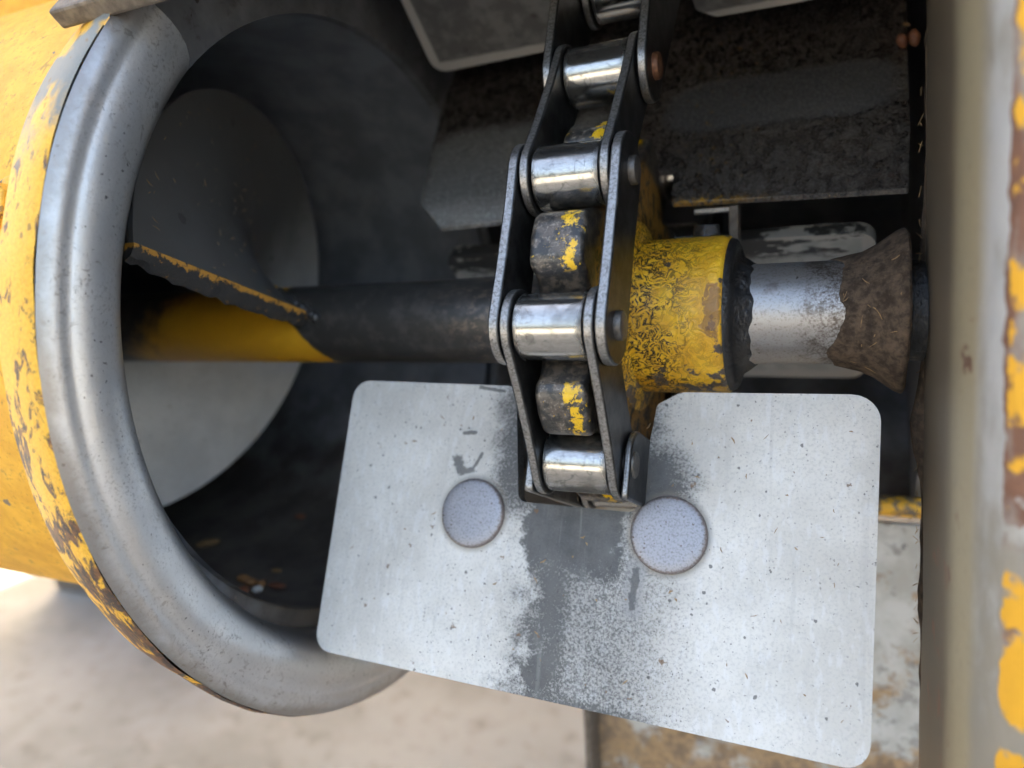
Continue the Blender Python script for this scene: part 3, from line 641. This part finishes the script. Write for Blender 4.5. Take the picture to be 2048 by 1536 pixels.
# ------------------------------------------------------------------ paddles
PO = rounded([(-88.2, 23.2, 6), (-26.5, 24.3, 3), (-21.3, 60.0, 3), (14.6, 60.2, 2.5), (18.4, 29.0, 2), (25.0, 25.2, 5), (76.2, 24.8, 7), (74.2, 114.6, 6), (-86.0, 112.4, 6)])
def paddle(label, M, worn=0):
    t = bpy.data.objects.new('elevator_paddle', None); COL.objects.link(t); t.matrix_basis = M; t.empty_display_size = 0.02
    tag(t, label, 'paddle', 'paddles on the elevator chain')
    b = place('paddle_blade', PME[worn], M, t); bv = b.modifiers.new('bevel', 'BEVEL'); bv.width = 1.5 * MM; bv.segments = 3; bv.limit_method = 'ANGLE'; bv.angle_limit = math.radians(40)
    for rx_, ry_ in ((-35.7, 64.7), (24.4, 65.4)):
        place('rivet', RME, M @ Matrix.Translation((rx_ * MM, ry_ * MM, 0)), t)
    return t
PME = []
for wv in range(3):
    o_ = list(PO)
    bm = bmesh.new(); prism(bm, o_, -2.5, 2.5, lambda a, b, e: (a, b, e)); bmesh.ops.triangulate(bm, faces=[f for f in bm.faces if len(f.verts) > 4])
    o = link('paddle_blade', bm, ('paddle', 'paddle_shade', 'paddle_smeared')[wv], None, angle=40); PME.append(o.data); bpy.data.objects.remove(o)
bm = bmesh.new(); rows = []
for s, (zz, rr) in enumerate([(-4.6, 0.01), (-4.58, 4.0), (-4.5, 7.5), (-4.3, 9.2), (-3.9, 10.1), (-3.3, 10.5), (-2.4, 10.5), (2.4, 10.5), (3.3, 10.5), (3.9, 10.1), (4.3, 9.2), (4.5, 7.5), (4.58, 4.0), (4.6, 0.01)]):
    rows.append([bm.verts.new((rr * math.cos(2 * math.pi * i / 56), rr * math.sin(2 * math.pi * i / 56), zz)) for i in range(56)])
for a, b in zip(rows, rows[1:]):
    for i in range(56): bm.faces.new((a[i], a[(i + 1) % 56], b[(i + 1) % 56], b[i]))
o = link('rivet', bm, 'rivet', None, angle=40); RME = o.data; bpy.data.objects.remove(o)
def frame(er, origin):
    ex = Vector((1, 0, 0)); ez = ex.cross(er); M = Matrix((ex, er, ez)).transposed().to_4x4(); M.translation = origin * MM; return M
th_ = math.radians(-65); o_main = Vector((0, -math.cos(th_), math.sin(th_))); n_main = Vector((1, 0, 0)).cross(o_main)
paddle('large off-white paddle in front with two round rivet heads and a grease streak', frame(o_main, n_main * -3.5))
paddle('grey shaded paddle at the top behind the chain', frame(NR, U * 112.5), 1)  # blade material has the shade painted in
paddle('pale paddle behind the bare end of the shaft', frame(-NR, U * 55.0), 2)
# ------------------------------------------------------------------ opened clean-out door hanging below
D = thing('cleanout_door', (22, 108, -330), 'stained off-white metal door hanging open below the housing', 'door')
bm = bmesh.new(); box(bm, -46, 110, 104, 108, -330, -97); link('door_panel', bm, 'door', D, smooth=False, bevel=0.8)
bm = bmesh.new(); box(bm, -49.5, -46.2, 92, 108, -330, -97); link('door_flange', bm, 'bracket', D, smooth=False, bevel=0.8)

# ------------------------------------------------------------------ loose grain, straw and mud
def kernel(loc, rx, ry, rz, rot, m, label, group=None, cat='grain'):
    bm = bmesh.new(); bmesh.ops.create_icosphere(bm, subdivisions=3, radius=1.0)
    for v in bm.verts:
        v.co.x *= rx; v.co.y *= ry * (1 - 0.15 * (v.co.x / rx)); v.co.z *= rz
        if abs(v.co.y) < 0.25 * ry and v.co.z > 0: v.co.z *= 0.82
    bmesh.ops.rotate(bm, matrix=Matrix.Rotation(rot[2], 3, 'Z') @ Matrix.Rotation(rot[1], 3, 'Y') @ Matrix.Rotation(rot[0], 3, 'X'), verts=bm.verts)
    o = link('grain_kernel', bm, m); o.location = Vector(loc) * MM
    return tag(o, label, cat, group)
def tube_floor(x, deg, lift):
    a = math.radians(deg); r = 109.0 - lift; return (x, HC.y - r * math.cos(a), 1.0 + r * math.sin(a))

K = 'loose grain lying in the auger tube'
kernel(tube_floor(-210, -94.0, 2.2), 6.0, 2.2, 1.7, (0.2, -0.1, 0.5), 'straw', 'long pale husk lying alone on the dark tube floor', K, 'husk')
kernel(tube_floor(-157, -77.4, 2.0), 3.6, 1.8, 1.6, (0.3, 0.2, 0.2), 'grain', 'leftmost tan kernel of the small heap behind the rim', K)
kernel(tube_floor(-151, -76.2, 2.0), 3.4, 1.8, 1.7, (0.1, 0.5, 1.3), 'grain', 'brown kernel standing upright in the small heap', K)
kernel(tube_floor(-146, -76.4, 2.0), 3.2, 1.6, 1.5, (0.1, 0.1, 2.2), 'grain', 'brown kernel in the heap just above the white seed', K)
kernel(tube_floor(-139, -77.0, 1.8), 4.4, 1.4, 1.3, (0.1, 0.0, 0.1), 'red_grain', 'long dark husk at the right end of the heap', K, 'husk')
kernel(tube_floor(-140.6, -72.0, 1.6), 2.3, 1.6, 1.5, (0, 0, 0.3), 'white_grain', 'small white seed in front of the tan kernels', K, 'seed')
kernel(tube_floor(-143, -69.5, 1.4), 2.2, 1.7, 1.3, (0.4, 0.2, 1.0), 'red_grain', 'reddish chip of grain nearest the rim edge', K)
kernel(tube_floor(-155.5, -86.5, 1.2), 2.8, 1.2, 1.0, (0, 0, 0.1), 'straw', 'pale thin flake on the tube floor behind the heap', K, 'husk')
kernel(tube_floor(-179, -110.5, 1.4), 3.0, 1.7, 1.3, (0, 0, 0.1), 'red_grain', 'dim brown kernel farther back on the tube floor near the paddle', K)
kernel(leg(83.0, 110.6, 4.2), 2.5, 2.0, 1.8, (0.5, 1.2, 0.2), 'red_grain', 'left one of two reddish seeds wedged at the upper right', 'seeds wedged by the post', 'seed')
kernel(leg(86.6, 110.8, 4.4), 2.9, 2.1, 1.9, (0.3, 1.4, 0.1), 'red_grain', 'right one of two reddish seeds wedged at the upper right', 'seeds wedged by the post', 'seed')
kernel(leg(84.5, 121.0, 3.0), 1.3, 0.8, 0.6, (0.3, 0.4, 0.1), 'straw', 'tiny tan flake above the two reddish seeds', 'seeds wedged by the post', 'husk')

# mud crust hanging on the inner edge of the post
bm = bmesh.new(); n = 70; rows = []
for i in range(n + 1):
    z = 70 - 190 * i / n
    k = mnoise.noise(Vector((z * 0.06, 1.7, 0))) * 0.9 + mnoise.noise(Vector((z * 0.25, 4.7, 0))) * 0.45
    bulge = 2.6 * math.exp(-((z + 32) / 12.0) ** 2) + 1.0 * math.exp(-((z - 10) / 14.0) ** 2)
    wdt = max(0.25, 0.9 + k + bulge); x0 = 86.7 - 0.02 * z
    rows.append([bm.verts.new(p) for p in ((x0 + 0.6, 3.0, z), (x0 - wdt * 0.7, 1.8 + k, z), (x0 - wdt, -1.0, z + k), (x0 - wdt * 0.6, -3.6 - k, z), (x0 + 0.5, -6.0 - 2.0 * k, z))])
for i in range(n):
    for j in range(4): bm.faces.new((rows[i][j], rows[i][j + 1], rows[i + 1][j + 1], rows[i + 1][j]))
tag(link('mud_crust', bm, 'mud', H, angle=80), 'brown mud crust along the inner edge of the post')

# chaff: tiny straw bits stuck to mud, paddle and flight
bm = bmesh.new()
def bit(p, d, up, ln, wd):
    d = d.normalized(); sd = d.cross(up).normalized(); a = p - d * ln / 2; b = p + d * ln / 2; m_ = p + sd * wd * random.uniform(-1, 1) * 1.5
    q = [a - sd * wd * .4, a + sd * wd * .4, m_ + sd * wd, b + sd * wd * .3, b - sd * wd * .3, m_ - sd * wd]
    lo = [bm.verts.new(v) for v in q]; hi = [bm.verts.new(v + up * wd * 0.9) for v in q]
    bm.faces.new(lo); bm.faces.new(hi)
    for k in range(6): bm.faces.new((lo[k], lo[(k + 1) % 6], hi[(k + 1) % 6], hi[k]))
prof_m = [(66.5, 14.9), (69, 15.5), (72, 16.6), (75, 18.2), (77.6, 20.0), (80.5, 22.0)]
for i in range(16):
    a = math.radians(random.uniform(-75, 70)); t = random.random() * 4.99; k = int(t); f = t - k
    x = prof_m[k][0] * (1 - f) + prof_m[k + 1][0] * f; r = prof_m[k][1] * (1 - f) + prof_m[k + 1][1] * f + 0.5
    up = Vector((0, -math.cos(a), math.sin(a)))
    bit(Vector((x, 0, 0)) + up * r, Vector((random.uniform(-1, 1), random.uniform(-.4, .4), random.uniform(-1, 1))), up, random.choice((0.8, 1.2, 1.6, 2.2, 3.2)), random.uniform(0.06, 0.16))
up = -n_main
for i in range(60):
    x, r = random.uniform(-80, 70), random.uniform(32, 108)
    ang = random.uniform(0, 6.28)
    bit(Vector((x, 0, 0)) + o_main * r + n_main * -6.05, Vector((math.cos(ang), 0, 0)) + o_main * math.sin(ang), up, random.choice((0.7, 1.0, 1.4, 2.0)), random.uniform(0.07, 0.25))
for i in range(40):
    a = math.radians(random.uniform(-20, 40)); z = random.uniform(-95, 60)
    bit(Vector((85.0 - 0.02 * z, -2.0, z)), Vector((random.uniform(-.5, .5), -.3, random.uniform(-1, 1))), Vector((-1, 0, 0)), random.uniform(1, 3), 0.12)
for i in range(60):
    ph = random.uniform(22, 110); r = random.uniform(25, 84); a = math.radians(ph)
    bit(Vector(hel(ph, r, 0.35)), Vector((0, random.uniform(-1, 1), random.uniform(-1, 1))), Vector((1, 0, 0)), random.choice((0.8, 1.2, 2.5)), random.uniform(0.08, 0.16))
tag(link('chaff', bm, 'straw', None, smooth=False), 'tiny straw bits stuck to the mud, paddle and flight', 'chaff', kind='stuff')

B = thing('brown_block', (-1180, 740, -600), 'blurred brown block on the ground under the yellow tube', 'block')
bm = bmesh.new(); box(bm, -1430, -1000, 690, 800, -600, -480); link('timber', bm, 'bracket', B, smooth=False, bevel=8)
